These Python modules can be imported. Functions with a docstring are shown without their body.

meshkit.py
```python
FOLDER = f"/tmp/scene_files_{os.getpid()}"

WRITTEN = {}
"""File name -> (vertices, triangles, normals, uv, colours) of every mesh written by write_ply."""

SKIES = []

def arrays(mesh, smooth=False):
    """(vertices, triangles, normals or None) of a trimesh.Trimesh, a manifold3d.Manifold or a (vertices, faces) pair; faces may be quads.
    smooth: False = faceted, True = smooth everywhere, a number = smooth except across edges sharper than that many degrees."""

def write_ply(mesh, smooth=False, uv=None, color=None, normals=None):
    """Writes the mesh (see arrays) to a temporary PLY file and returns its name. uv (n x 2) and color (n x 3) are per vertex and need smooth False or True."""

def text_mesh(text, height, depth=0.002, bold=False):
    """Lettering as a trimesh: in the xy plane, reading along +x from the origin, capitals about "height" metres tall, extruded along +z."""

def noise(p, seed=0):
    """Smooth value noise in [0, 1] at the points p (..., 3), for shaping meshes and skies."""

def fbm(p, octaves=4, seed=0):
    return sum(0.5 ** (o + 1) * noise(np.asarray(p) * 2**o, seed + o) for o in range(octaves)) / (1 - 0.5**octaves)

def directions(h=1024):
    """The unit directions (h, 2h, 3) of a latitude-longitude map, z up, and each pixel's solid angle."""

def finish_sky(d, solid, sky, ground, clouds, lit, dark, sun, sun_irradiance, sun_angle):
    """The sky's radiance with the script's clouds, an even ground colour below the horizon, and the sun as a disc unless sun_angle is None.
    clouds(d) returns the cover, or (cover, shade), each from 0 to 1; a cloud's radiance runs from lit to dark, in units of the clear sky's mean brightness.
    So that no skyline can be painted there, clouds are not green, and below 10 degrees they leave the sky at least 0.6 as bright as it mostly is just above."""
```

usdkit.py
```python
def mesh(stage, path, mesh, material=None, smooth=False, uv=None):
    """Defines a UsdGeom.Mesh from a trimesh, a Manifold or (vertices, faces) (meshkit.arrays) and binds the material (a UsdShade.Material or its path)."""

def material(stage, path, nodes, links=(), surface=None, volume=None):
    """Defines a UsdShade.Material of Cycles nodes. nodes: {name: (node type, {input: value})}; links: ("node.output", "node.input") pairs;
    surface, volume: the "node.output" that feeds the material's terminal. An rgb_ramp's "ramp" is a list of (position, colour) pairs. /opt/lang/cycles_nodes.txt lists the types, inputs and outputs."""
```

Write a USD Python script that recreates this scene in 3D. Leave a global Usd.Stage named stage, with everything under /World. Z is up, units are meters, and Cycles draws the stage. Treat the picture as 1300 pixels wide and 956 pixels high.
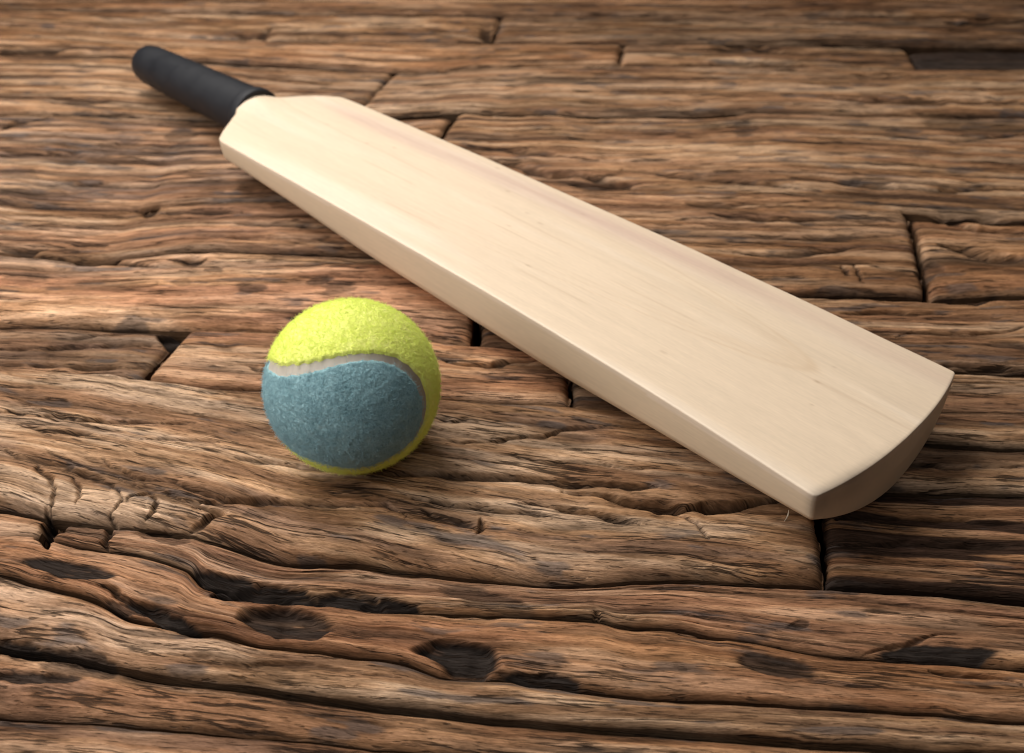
import math
import numpy as np, trimesh, usdkit
from scipy.interpolate import PchipInterpolator
from scipy.spatial import cKDTree
from pxr import Gf, Sdf, Usd, UsdGeom, UsdLux, UsdShade, Vt

stage = Usd.Stage.CreateInMemory()
UsdGeom.SetStageUpAxis(stage, UsdGeom.Tokens.z)
UsdGeom.SetStageMetersPerUnit(stage, 1.0)
UsdGeom.Xform.Define(stage, '/World')
UsdGeom.Scope.Define(stage, '/World/Looks')

# ------------------------------------------------------------------ camera
F_PX, CX, CY = 1264.0, 650.0, 433.0          # lens in pixels of a 1300 wide frame, optical axis
PITCH = math.radians(36.5)
CAM = np.array([0.0, 0.0, 0.27587])
cam = UsdGeom.Camera.Define(stage, '/World/camera')
cam.AddTranslateOp().Set(Gf.Vec3d(*CAM))
cam.AddRotateXOp().Set(90 - math.degrees(PITCH))
cam.CreateHorizontalApertureAttr(36.0)
cam.CreateVerticalApertureAttr(36.0 * 753 / 1024)
cam.CreateFocalLengthAttr(36.0 * F_PX / 1300)
cam.CreateVerticalApertureOffsetAttr(-36.0 * 45 / 1300)
cam.CreateClippingRangeAttr(Gf.Vec2f(0.02, 50))
cam.CreateFStopAttr(13.0)
cam.CreateFocusDistanceAttr(0.36)
cam.CreateExposureAttr(0.08)

# ------------------------------------------------------------------ light (a window-like softbox behind on the left, an added overhead fill for the toe)
def rect_light(name, pos, target, w, h, intensity, color):
    l = UsdLux.RectLight.Define(stage, '/World/' + name)
    pos, target = np.array(pos, float), np.array(target, float)
    z = pos - target; z /= np.linalg.norm(z)
    x = np.cross([0, 0, 1.0], z); x /= np.linalg.norm(x)
    y = np.cross(z, x)
    m = Gf.Matrix4d(*x, 0, *y, 0, *z, 0, *pos, 1)
    l.AddTransformOp().Set(m)
    l.CreateWidthAttr(w); l.CreateHeightAttr(h)
    l.CreateIntensityAttr(intensity); l.CreateNormalizeAttr(False)
    l.CreateColorAttr(Gf.Vec3f(*color))
    return l
rect_light('key_lamp', (-0.30, 0.68, 0.72), (-0.08, 0.40, 0), 0.48, 0.48, 9.8, (1.0, 0.955, 0.90))
rect_light('fill_lamp', (-0.70, 0.10, 0.60), (-0.1, 0.4, 0), 0.65, 0.65, 5.0, (1.0, 0.97, 0.94))
rect_light('overhead_fill', (0.35, -0.35, 1.7), (0.1, 0.4, 0), 1.6, 1.6, 0.62, (1.0, 0.97, 0.94))  # added fill from above, stands in for bounce and lifts the bat toe

# ------------------------------------------------------------------ helpers
def tag(prim, label=None, category=None, group=None, kind=None):
    p = prim.GetPrim() if hasattr(prim, 'GetPrim') else prim
    for k, v in (('label', label), ('category', category), ('group', group), ('kind', kind)):
        if v: p.SetCustomDataByKey(k, v)
    return p

used = {}
def numbered(parent, name):
    k = used.get((parent, name), 0); used[(parent, name)] = k + 1
    return f'{parent}/{name}' + (f'_{k:03d}' if k else '')

def thing(name, label, category, loc=(0, 0, 0), kind=None):
    x = UsdGeom.Xform.Define(stage, numbered('/World', name))
    x.AddTranslateOp().Set(Gf.Vec3d(*map(float, loc)))
    tag(x, label, category, kind=kind)
    return x

def part(name, parent, verts, faces, mat, color=None, smooth=True, attr='tint', label=None, kind=None, extra=None):
    path = numbered(str(parent.GetPath()), name)
    m = usdkit.mesh(stage, path, (verts, faces), mat, smooth=smooth)
    api = UsdGeom.PrimvarsAPI(m)
    if color is not None:
        api.CreatePrimvar(attr, Sdf.ValueTypeNames.Color3fArray, 'vertex').Set(Vt.Vec3fArray.FromNumpy(np.asarray(color, np.float32)))
    if extra is not None:
        api.CreatePrimvar('grain', Sdf.ValueTypeNames.Float3Array, 'vertex').Set(Vt.Vec3fArray.FromNumpy(np.asarray(extra, np.float32)))
    tag(m, label, kind=kind)
    return m

def ray(u, v):
    fw = np.array([0, math.cos(PITCH), -math.sin(PITCH)]); up = np.array([0, math.sin(PITCH), math.cos(PITCH)])
    u, v = np.asarray(u, float), np.asarray(v, float)
    return fw + np.array([1.0, 0, 0]) * ((u - CX) / F_PX)[..., None] - up * ((v - CY) / F_PX)[..., None]
def T(pts, z=0.0):
    """where the photographed point lies on the tabletop: (n,2) metres"""
    pts = np.asarray(pts, float)
    q = ray(pts[..., 0], pts[..., 1]); s = (z - CAM[2]) / q[..., 2]
    return (CAM + q * s[..., None])[..., :2]

_rng = np.random.default_rng(11)
TAB = _rng.random((512, 512)).astype(np.float32)
def vn(x, y, seed=0):
    """smooth value noise in [0,1]"""
    x = np.asarray(x, np.float32) + np.float32(37.7 * seed % 499); y = np.asarray(y, np.float32) + np.float32(91.3 * seed % 487)
    i, j = np.floor(x).astype(np.int32), np.floor(y).astype(np.int32)
    a, b = x - i, y - j
    a = a * a * a * (a * (a * 6 - 15) + 10); b = b * b * b * (b * (b * 6 - 15) + 10)
    i0, i1, j0, j1 = i & 511, (i + 1) & 511, j & 511, (j + 1) & 511
    return (TAB[i0, j0] * (1 - a) + TAB[i1, j0] * a) * (1 - b) + (TAB[i0, j1] * (1 - a) + TAB[i1, j1] * a) * b
def fbm(x, y, seed=0, octaves=4, gain=0.5):
    out, amp, tot = 0, 1.0, 0.0
    for k in range(octaves):
        out = out + amp * vn(x * 2 ** k, y * 2 ** k, seed + 13 * k); tot += amp; amp *= gain
    return out / tot
def sstep(a, b, x):
    t = np.clip((x - a) / (b - a), 0, 1); return t * t * (3 - 2 * t)
def mixc(a, b, t):
    return a * (1 - t[:, None]) + b * t[:, None]
def grid_faces(nr, nc, off=0, wrap=False):
    i, j = np.meshgrid(np.arange(nr - 1), np.arange(nc if wrap else nc - 1), indexing='ij')
    a = off + i * nc + j; b = off + i * nc + (j + 1) % nc
    return np.stack([a, b, b + nc, a + nc], -1).reshape(-1, 4)

# ------------------------------------------------------------------ materials
def mat(name, nodes, links, surface='p.BSDF'):
    return usdkit.material(stage, '/World/Looks/' + name, nodes, links, surface=surface)

def wood_material(name, rough):
    """the fibres follow the grain: the mesh's "grain" primvar holds mm along the fibres, mm across them, and the plank's own number"""
    return mat(name, {
        'c': ('attribute', {'attribute': 'tint'}),
        'a': ('attribute', {'attribute': 'grain'}),
        'mA': ('mapping', {'scale': (0.105, 1.95, 1.0)}),
        'nA': ('noise_texture', {'scale': 1.0, 'detail': 4.0, 'roughness': 0.68}),
        'rA': ('map_range', {'from_min': 0.28, 'from_max': 0.72, 'to_min': 0.54, 'to_max': 1.44}),
        'mB': ('mapping', {'scale': (0.14, 1.75, 1.0), 'location': (7.3, 3.1, 40.0)}),
        'nB': ('noise_texture', {'scale': 1.0, 'detail': 2.5, 'roughness': 0.6, 'distortion': 0.25}),
        'rB': ('map_range', {'range_type': 'smoothstep', 'from_min': 0.585, 'from_max': 0.70, 'to_min': 0.0, 'to_max': 1.0}),
        'mC': ('mapping', {'scale': (0.42, 4.4, 1.0), 'location': (1.3, 9.1, 80.0)}),
        'nC': ('noise_texture', {'scale': 1.0, 'detail': 3.0, 'roughness': 0.6}),
        'rC': ('map_range', {'from_min': 0.28, 'from_max': 0.72, 'to_min': 0.70, 'to_max': 1.30}),
        'mD': ('mapping', {'scale': (0.016, 0.34, 1.0), 'location': (3.3, 5.1, 120.0)}),
        'nD': ('noise_texture', {'scale': 1.0, 'detail': 4.0, 'roughness': 0.55}),
        'dD': ('math', {'math_type': 'subtract', 'value2': 0.5}), 'aD': ('math', {'math_type': 'absolute'}),
        'rD': ('map_range', {'range_type': 'smoothstep', 'from_min': 0.008, 'from_max': 0.030, 'to_min': 1.0, 'to_max': 0.0}),
        'mE': ('mapping', {'scale': (0.020, 0.16, 1.0), 'location': (13.3, 2.1, 160.0)}),
        'nE': ('noise_texture', {'scale': 1.0, 'detail': 3.0, 'roughness': 0.6}),
        'rE': ('map_range', {'range_type': 'smoothstep', 'from_min': 0.47, 'from_max': 0.57, 'to_min': 0.0, 'to_max': 1.0}),
        'cr': ('math', {'math_type': 'multiply'}), 'ckf': ('math', {'math_type': 'multiply', 'value2': 0.85}),
        'x4': ('mix', {'mix_type': 'mix', 'color2': (0.022, 0.014, 0.010)}),
        'h3': ('math', {'math_type': 'multiply_add', 'value2': -0.9}),
        'x': ('mix', {'mix_type': 'multiply', 'fac': 1.0}),
        'x2': ('mix', {'mix_type': 'multiply', 'fac': 1.0}),
        'pk': ('math', {'math_type': 'multiply', 'value2': 0.72}),
        'x3': ('mix', {'mix_type': 'mix', 'color2': (0.030, 0.019, 0.013)}),
        'bw': ('rgb_to_bw', {}), 'sp': ('math', {'math_type': 'multiply', 'use_clamp': True, 'value2': 1.5}),
        'rr': ('map_range', {'from_min': 0.3, 'from_max': 0.7, 'to_min': rough + 0.12, 'to_max': rough - 0.1}),
        'h1': ('math', {'math_type': 'multiply_add', 'value2': 0.55}),
        'h0': ('math', {'math_type': 'multiply', 'value2': 0.30}),
        'h2': ('math', {'math_type': 'multiply_add', 'value2': -0.55}),
        'b': ('bump', {'strength': 0.85, 'distance': 0.0007}),
        'p': ('principled_bsdf', {}),
    }, [('a.vector', 'mA.vector'), ('mA.vector', 'nA.vector'), ('nA.fac', 'rA.value'),
        ('a.vector', 'mB.vector'), ('mB.vector', 'nB.vector'), ('nB.fac', 'rB.value'),
        ('a.vector', 'mC.vector'), ('mC.vector', 'nC.vector'), ('nC.fac', 'rC.value'),
        ('c.color', 'x.color1'), ('rA.result', 'x.color2'), ('x.color', 'x2.color1'), ('rC.result', 'x2.color2'),
        ('rB.result', 'pk.value1'), ('pk.value', 'x3.fac'), ('x2.color', 'x3.color1'), ('x3.color', 'x4.color1'), ('x4.color', 'p.base_color'),
        ('a.vector', 'mD.vector'), ('mD.vector', 'nD.vector'), ('nD.fac', 'dD.value1'), ('dD.value', 'aD.value1'), ('aD.value', 'rD.value'),
        ('a.vector', 'mE.vector'), ('mE.vector', 'nE.vector'), ('nE.fac', 'rE.value'), ('rD.result', 'cr.value1'), ('rE.result', 'cr.value2'),
        ('cr.value', 'ckf.value1'), ('ckf.value', 'x4.fac'), ('cr.value', 'h3.value1'), ('h2.value', 'h3.value3'),
        ('x4.color', 'bw.color'), ('bw.val', 'sp.value1'), ('sp.value', 'p.specular_ior_level'),
        ('nA.fac', 'rr.value'), ('rr.result', 'p.roughness'),
        ('nC.fac', 'h0.value1'), ('nA.fac', 'h1.value1'), ('h0.value', 'h1.value3'), ('rB.result', 'h2.value1'), ('h1.value', 'h2.value3'),
        ('h3.value', 'b.height'), ('b.normal', 'p.normal')])
M_OLD = wood_material('old_wood', 0.58)
M_BASE = mat('dark_gap_filler', {'p': ('principled_bsdf', {'base_color': (0.02, 0.014, 0.01), 'roughness': 0.9})}, [])

M_WILLOW = mat('pale_willow', {
    'c': ('attribute', {'attribute': 'tint'}),
    't': ('texture_coordinate', {}),
    'm1': ('mapping', {'scale': (60.0, 900.0, 900.0)}),
    'n1': ('noise_texture', {'scale': 1.0, 'detail': 4.0, 'roughness': 0.6}),
    'r1': ('map_range', {'from_min': 0.3, 'from_max': 0.7, 'to_min': 0.95, 'to_max': 1.04}),
    'm2': ('mapping', {'scale': (400.0, 3500.0, 3500.0)}),
    'n2': ('noise_texture', {'scale': 1.0, 'detail': 2.0, 'roughness': 0.5}),
    'r2': ('map_range', {'from_min': 0.3, 'from_max': 0.7, 'to_min': 0.97, 'to_max': 1.03}),
    'x': ('mix', {'mix_type': 'multiply', 'fac': 1.0}),
    'x2': ('mix', {'mix_type': 'multiply', 'fac': 1.0}),
    'b': ('bump', {'strength': 0.12, 'distance': 0.0002}),
    'p': ('principled_bsdf', {'roughness': 0.52, 'specular_ior_level': 0.3}),
}, [('t.object', 'm1.vector'), ('m1.vector', 'n1.vector'), ('n1.fac', 'r1.value'), ('c.color', 'x.color1'), ('r1.result', 'x.color2'),
    ('t.object', 'm2.vector'), ('m2.vector', 'n2.vector'), ('n2.fac', 'r2.value'), ('x.color', 'x2.color1'), ('r2.result', 'x2.color2'),
    ('x2.color', 'p.base_color'), ('n2.fac', 'b.height'), ('b.normal', 'p.normal')])

M_GRIP = mat('black_rubber', {
    't': ('texture_coordinate', {}),
    'n': ('noise_texture', {'scale': 1500.0, 'detail': 2.0}),
    'n2': ('noise_texture', {'scale': 60.0, 'detail': 3.0}),
    'rr': ('map_range', {'from_min': 0.3, 'from_max': 0.7, 'to_min': 0.5, 'to_max': 0.68}),
    'b': ('bump', {'strength': 0.3, 'distance': 0.0002}),
    'p': ('principled_bsdf', {'base_color': (0.009, 0.0098, 0.013), 'roughness': 0.6, 'specular_ior_level': 0.45}),
}, [('t.object', 'n.vector'), ('t.object', 'n2.vector'), ('n2.fac', 'rr.value'), ('rr.result', 'p.roughness'), ('n.fac', 'b.height'), ('b.normal', 'p.normal')])

def felt_material(name, dark, light):
    return mat(name, {
        't': ('texture_coordinate', {}),
        'n': ('noise_texture', {'scale': 1150.0, 'detail': 3.0, 'roughness': 0.65, 'distortion': 0.6}),
        'n2': ('noise_texture', {'scale': 160.0, 'detail': 3.0, 'roughness': 0.6}),
        'a': ('math', {'math_type': 'multiply_add', 'value2': 0.55}),
        's': ('math', {'math_type': 'multiply', 'value2': 0.45}),
        'r': ('rgb_ramp', {'ramp': [(0.32, dark), (0.66, light)]}),
        'b': ('bump', {'strength': 0.8, 'distance': 0.00045}),
        'p': ('principled_bsdf', {'roughness': 0.95, 'specular_ior_level': 0.1, 'sheen_weight': 0.35, 'sheen_roughness': 0.5, 'sheen_tint': light}),
    }, [('t.object', 'n.vector'), ('t.object', 'n2.vector'), ('n2.fac', 's.value1'), ('n.fac', 'a.value1'), ('s.value', 'a.value3'),
        ('a.value', 'r.fac'), ('r.color', 'p.base_color'), ('n.fac', 'b.height'), ('b.normal', 'p.normal')])
M_YEL = felt_material('yellow_felt', (0.70, 0.755, 0.13), (0.91, 0.93, 0.32))
M_BLU = felt_material('blue_felt', (0.125, 0.25, 0.28), (0.37, 0.57, 0.61))
def fuzz_material(name, c):
    return mat(name, {'d': ('diffuse_bsdf', {'color': c}), 'tr': ('translucent_bsdf', {'color': c}), 'm': ('mix_closure', {'fac': 0.3})},
               [('d.BSDF', 'm.closure1'), ('tr.BSDF', 'm.closure2')], surface='m.closure')
M_YELF = fuzz_material('yellow_fuzz', (0.82, 0.90, 0.26))
M_BLUF = fuzz_material('blue_fuzz', (0.33, 0.50, 0.55))
M_SEAM = mat('seam_rubber', {
    'c': ('attribute', {'attribute': 'tint'}),
    'p': ('principled_bsdf', {'roughness': 0.6, 'specular_ior_level': 0.35}),
}, [('c.color', 'p.base_color')])
M_SPL = mat('splinter', {'p': ('principled_bsdf', {'base_color': (0.75, 0.66, 0.52), 'roughness': 0.6})}, [])

# ------------------------------------------------------------------ tabletop of old planks
def curve(pts, seed):
    q = T(pts); o = np.argsort(q[:, 0]); x, y = q[o, 0], q[o, 1]
    f = PchipInterpolator(x, y)
    k = np.polyfit(x, y, 1)[0] * 0.7
    def c(X):
        X = np.asarray(X, float); Y = f(np.clip(X, x[0], x[-1])) + k * (X - np.clip(X, x[0], x[-1]))
        return Y + 0.0016 * (fbm(X * 60, X * 0 + seed, seed, 3) - 0.5) + 0.0022 * (vn(X * 14, X * 0, seed + 5) - 0.5)
    return c

C0 = curve([(-200, 890), (0, 905), (300, 928), (650, 960), (1000, 985), (1300, 1000), (1500, 1010)], 1)
CA = curve([(-200, 790), (0, 812), (60, 820), (135, 837), (230, 855), (300, 864), (450, 885), (700, 912), (1000, 935), (1300, 955), (1500, 965)], 2)
CC = curve([(-200, 690), (0, 722), (40, 735), (125, 757), (169, 779), (235, 793), (288, 802), (340, 815), (440, 827), (511, 836), (560, 852), (640, 856), (725, 868), (900, 885), (1300, 912), (1500, 925)], 3)
CD = curve([(-200, 660), (0, 674), (40, 674), (105, 687), (180, 700), (237, 718), (255, 737), (338, 757), (396, 760), (440, 764), (481, 768), (540, 771), (620, 774), (690, 778), (758, 779), (790, 787), (860, 794), (928, 803), (1029, 820), (1114, 828), (1200, 834), (1300, 842), (1500, 852)], 4)
CE = curve([(-200, 620), (0, 640), (70, 652), (140, 660), (230, 670), (290, 686), (330, 700), (372, 708), (440, 706), (505, 715), (623, 727), (725, 734), (860, 729), (945, 734), (1053, 738), (1300, 756), (1500, 768)], 5)
CN = curve([(900, 600), (1045, 613), (1124, 620), (1300, 624), (1500, 632)], 6)
CF = curve([(-200, 464), (0, 470), (85, 473), (183, 480), (237, 487), (338, 492), (450, 499), (562, 507), (657, 512), (725, 515), (789, 519), (1000, 537), (1150, 552), (1300, 561), (1500, 572)], 7)
CG = curve([(-200, 404), (0, 409), (183, 412), (365, 417), (450, 422), (542, 429), (603, 436), (1000, 458), (1300, 470), (1500, 478)], 8)
CI = curve([(-200, 338), (0, 341), (81, 347), (145, 346), (203, 342), (288, 341), (365, 339), (440, 337), (490, 337), (1029, 374), (1104, 375), (1175, 377), (1300, 375), (1500, 378)], 9)
CJ = curve([(-200, 316), (0, 320), (120, 328), (254, 315), (350, 318), (440, 322), (600, 328), (900, 335), (1500, 350)], 10)
CK = curve([(-200, 252), (0, 256), (34, 262), (169, 264), (203, 257), (294, 253), (800, 262), (1148, 272), (1300, 284), (1500, 290)], 11)
CL = curve([(-200, 140), (0, 142), (101, 144), (237, 149), (400, 150), (520, 146), (579, 143), (643, 147), (690, 145), (758, 149), (860, 149), (962, 143), (1043, 145), (1300, 150), (1500, 152)], 12)
CM = curve([(-200, 64), (0, 66), (135, 68), (240, 75), (380, 84), (501, 91), (538, 91), (623, 86), (708, 83), (785, 83), (1000, 86), (1300, 88), (1500, 89)], 13)
CN3 = curve([(-200, 28), (0, 32), (200, 45), (325, 50), (420, 51), (623, 54), (860, 53), (1150, 57), (1300, 58), (1500, 60)], 14)
CO = curve([(-200, 6), (0, 10), (600, 18), (1300, 20), (1500, 22)], 15)
CP = curve([(-200, -34), (0, -32), (600, -28), (1300, -26), (1500, -26)], 16)
CQ = curve([(-200, -75), (0, -74), (600, -72), (1300, -70), (1500, -70)], 17)
CR = curve([(-200, -110), (0, -110), (600, -110), (1300, -108), (1500, -108)], 18)
def off(c, d): return lambda X: c(X) + d

# cracks: (photographed polyline, width mm, depth mm, darkening 0..1)
CR_ = [
 ([(0, 573), (20, 583), (68, 591), (118, 607), (145, 617), (158, 636), (140, 652)], 1.3, 3.0, .6),
 ([(45, 590), (66, 608), (71, 634), (60, 646)], 1.2, 2.6, .6),
 ([(92, 607), (104, 622), (98, 640)], 1.0, 2.2, .5),
 ([(145, 605), (160, 614), (183, 620), (217, 627), (240, 632)], 0.9, 2.0, .5),
 ([(156, 640), (190, 628), (204, 640), (185, 655)], 1.1, 2.4, .55),
 ([(205, 628), (225, 630), (264, 638), (291, 636), (285, 630)], 1.0, 2.4, .6),
 ([(230, 668), (258, 664), (281, 653), (250, 641), (222, 634)], 1.5, 3.2, .6),
 ([(130, 588), (176, 607), (220, 615), (291, 636), (338, 637), (390, 643), (440, 645), (488, 645), (520, 664)], 1.1, 3.0, .7),
 ([(518, 635), (560, 641), (603, 646), (650, 652), (700, 661)], 1.2, 3.0, .7),
 ([(535, 652), (565, 662), (590, 670), (612, 678)], 1.1, 2.6, .6),
 ([(610, 663), (612, 674), (604, 682)], 0.8, 2.0, .6),
 ([(657, 642), (725, 651), (758, 657), (813, 670)], 1.2, 3.0, .7),
 ([(480, 603), (560, 606), (623, 610), (690, 612), (758, 617), (800, 621), (842, 622)], 1.5, 4.0, .8),
 ([(715, 627), (770, 632), (830, 646), (870, 650), (930, 644), (985, 636), (1020, 640)], 2.2, 7.0, .8),
 ([(860, 655), (885, 668), (900, 690)], 1.0, 2.4, .5),
 ([(0, 527), (78, 534), (142, 539), (203, 542), (250, 541)], 0.9, 2.4, .7),
 ([(17, 544), (68, 552), (120, 556)], 0.8, 1.8, .6),
 ([(176, 562), (230, 564), (277, 568)], 0.8, 1.8, .6),
 ([(0, 494), (60, 498), (120, 497)], 0.6, 1.2, .5),
 ([(552, 535), (575, 538), (600, 537)], 0.8, 1.8, .6),
 ([(548, 564), (589, 568), (650, 559), (694, 556), (718, 547), (792, 546)], 0.8, 2.0, .6),
 ([(300, 585), (345, 590), (400, 596)], 0.8, 1.8, .5),
 ([(640, 581), (700, 590), (800, 596), (860, 602)], 0.6, 1.4, .5),
 ([(562, 457), (590, 461), (625, 463), (655, 457), (695, 455)], 1.2, 3.0, .8),
 ([(288, 490), (310, 488), (340, 491)], 0.9, 2.2, .7),
 ([(310, 463), (330, 468), (352, 466)], 0.7, 1.6, .6),
 ([(0, 440), (60, 438), (140, 434), (205, 436)], 1.2, 3.0, .6),
 ([(0, 458), (50, 461), (120, 462), (180, 464)], 1.4, 3.5, .6),
 ([(60, 425), (120, 424), (180, 420)], 0.8, 1.8, .5),
 ([(75, 324), (100, 329), (135, 331), (165, 333), (200, 337)], 2.2, 3.0, .9),
 ([(0, 318), (30, 319), (60, 318)], 2.0, 2.4, .9),
 ([(215, 330), (240, 328), (262, 330)], 2.6, 3.0, .9),
 ([(80, 308), (110, 312), (140, 312)], 1.2, 2.4, .8),
 ([(202, 272), (240, 269), (285, 268), (310, 270)], 1.6, 3.0, .8),
 ([(250, 283), (320, 282), (390, 287), (430, 290)], 1.3, 2.6, .6),
 ([(260, 302), (340, 300), (420, 302)], 1.0, 2.2, .6),
 ([(170, 262), (188, 268), (200, 257)], 2.2, 3.5, .8),
 ([(1155, 276), (1200, 278), (1240, 290), (1300, 297)], 1.6, 4.0, .6),
 ([(1190, 312), (1225, 317), (1260, 326), (1300, 330)], 3.0, 6.0, .8),
 ([(1029, 374), (1104, 375), (1175, 378), (1240, 382), (1300, 375)], 1.4, 3.5, .7),
 ([(1060, 397), (1120, 396), (1209, 400)], 1.1, 3.0, .7),
 ([(1135, 428), (1160, 421), (1230, 424), (1300, 416)], 1.2, 3.0, .7),
 ([(1195, 462), (1240, 464), (1300, 466)], 1.2, 3.0, .7),
 ([(1067, 337), (1076, 348), (1080, 352)], 1.1, 2.0, .8),
 ([(1083, 337), (1092, 352), (1097, 362)], 0.8, 1.6, .7),
 ([(580, 187), (640, 191), (700, 198), (760, 205)], 1.6, 3.0, .6),
 ([(620, 203), (660, 214), (700, 224), (730, 222), (800, 238)], 1.8, 3.6, .7),
 ([(700, 232), (760, 235), (830, 236)], 1.4, 3.0, .7),
 ([(722, 176), (760, 178), (800, 180)], 1.2, 2.0, .6),
 ([(790, 218), (860, 224), (900, 228), (980, 235), (1045, 244)], 1.6, 3.4, .7),
 ([(1000, 226), (1100, 236), (1200, 242), (1300, 242)], 1.5, 3.2, .7),
 ([(870, 261), (930, 262), (1000, 259)], 1.4, 2.6, .6),
 ([(1150, 178), (1210, 181), (1300, 172)], 1.6, 3.0, .6),
 ([(1060, 127), (1140, 129), (1300, 131)], 2.0, 3.5, .7),
 ([(1080, 97), (1140, 98), (1200, 96)], 1.6, 3.0, .6),
 ([(855, 80), (960, 79), (1040, 80)], 2.2, 4.0, .7),
 ([(900, 60), (935, 57), (1000, 61)], 2.0, 3.5, .8),
 ([(1200, 30), (1250, 26), (1300, 25)], 2.4, 4.0, .8),
 ([(600, 55), (617, 55), (618, 38), (625, 34), (590, 36)], 1.8, 3.5, .8),
 ([(300, 43), (325, 48), (345, 34)], 2.4, 4.0, .8),
 ([(60, 232), (120, 231), (200, 235)], 1.3, 2.6, .6),
 ([(0, 193), (60, 192), (140, 196)], 1.1, 2.2, .5),
 ([(110, 182), (160, 180), (230, 184)], 1.1, 2.2, .5),
 ([(0, 164), (20, 152), (60, 148)], 1.8, 2.6, .8),
 ([(60, 128), (110, 130), (140, 127)], 1.3, 2.6, .7),
 ([(1060, 570), (1130, 578), (1200, 590), (1300, 588)], 1.0, 2.4, .6),
 ([(1065, 690), (1150, 684), (1300, 690)], 1.6, 3.0, .8),
 ([(1060, 655), (1150, 652), (1300, 660)], 1.8, 3.2, .8),
 ([(125, 740), (150, 752), (175, 768), (210, 775)], 0.9, 2.6, .8),
 ([(860, 793), (890, 799), (928, 803)], 1.6, 3.0, .9),
 ([(750, 775), (758, 770), (760, 779)], .7, 1.6, .6),
 ([(200, 830), (330, 842), (440, 852), (500, 860)], 0.7, 1.4, .4),
 ([(1100, 822), (1150, 814), (1190, 802), (1225, 798)], 0.8, 1.6, .2),
 ([(560, 776), (600, 780), (640, 779)], 0.7, 1.6, .4),
 ([(1180, 850), (1240, 856), (1300, 870)], 1.0, 2.2, .6),
 ([(140, 650), (136, 668), (130, 690)], 2.0, 4.0, .8),
 ([(579, 143), (643, 147), (690, 145), (758, 150), (800, 149)], 1.0, 3.0, .9), ([(845, 151), (900, 149), (962, 143), (1043, 145)], 1.1, 3.0, .9),
 ([(501, 92), (538, 91), (575, 89)], 1.1, 3.0, .9), ([(640, 55), (720, 53), (790, 54)], .7, 2.0, .6), ([(1148, 273), (1200, 275), (1300, 285)], 1.2, 3.0, .8),
 ([(0, 62), (60, 64), (100, 62)], 1.3, 3.0, .9), ([(860, 60), (940, 62), (1040, 68)], .8, 2.0, .7), ([(200, 258), (260, 256), (300, 254)], 1.0, 2.0, .8),
 ([(930, 322), (1000, 326), (1080, 318)], 1.4, 2.6, .8), ([(960, 300), (1020, 304), (1140, 300)], 1.1, 2.2, .7), ([(900, 275), (980, 280), (1060, 278)], 1.2, 2.2, .7),
]
CRK = [(T(p), w * 1e-3 * (1.35 if p[0][1] > 400 else 2.0 if p[0][1] > 300 else 2.7 if p[0][1] > 150 else 3.8), d * 1e-3 * 1.25, k) for p, w, d, k in CR_]
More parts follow.
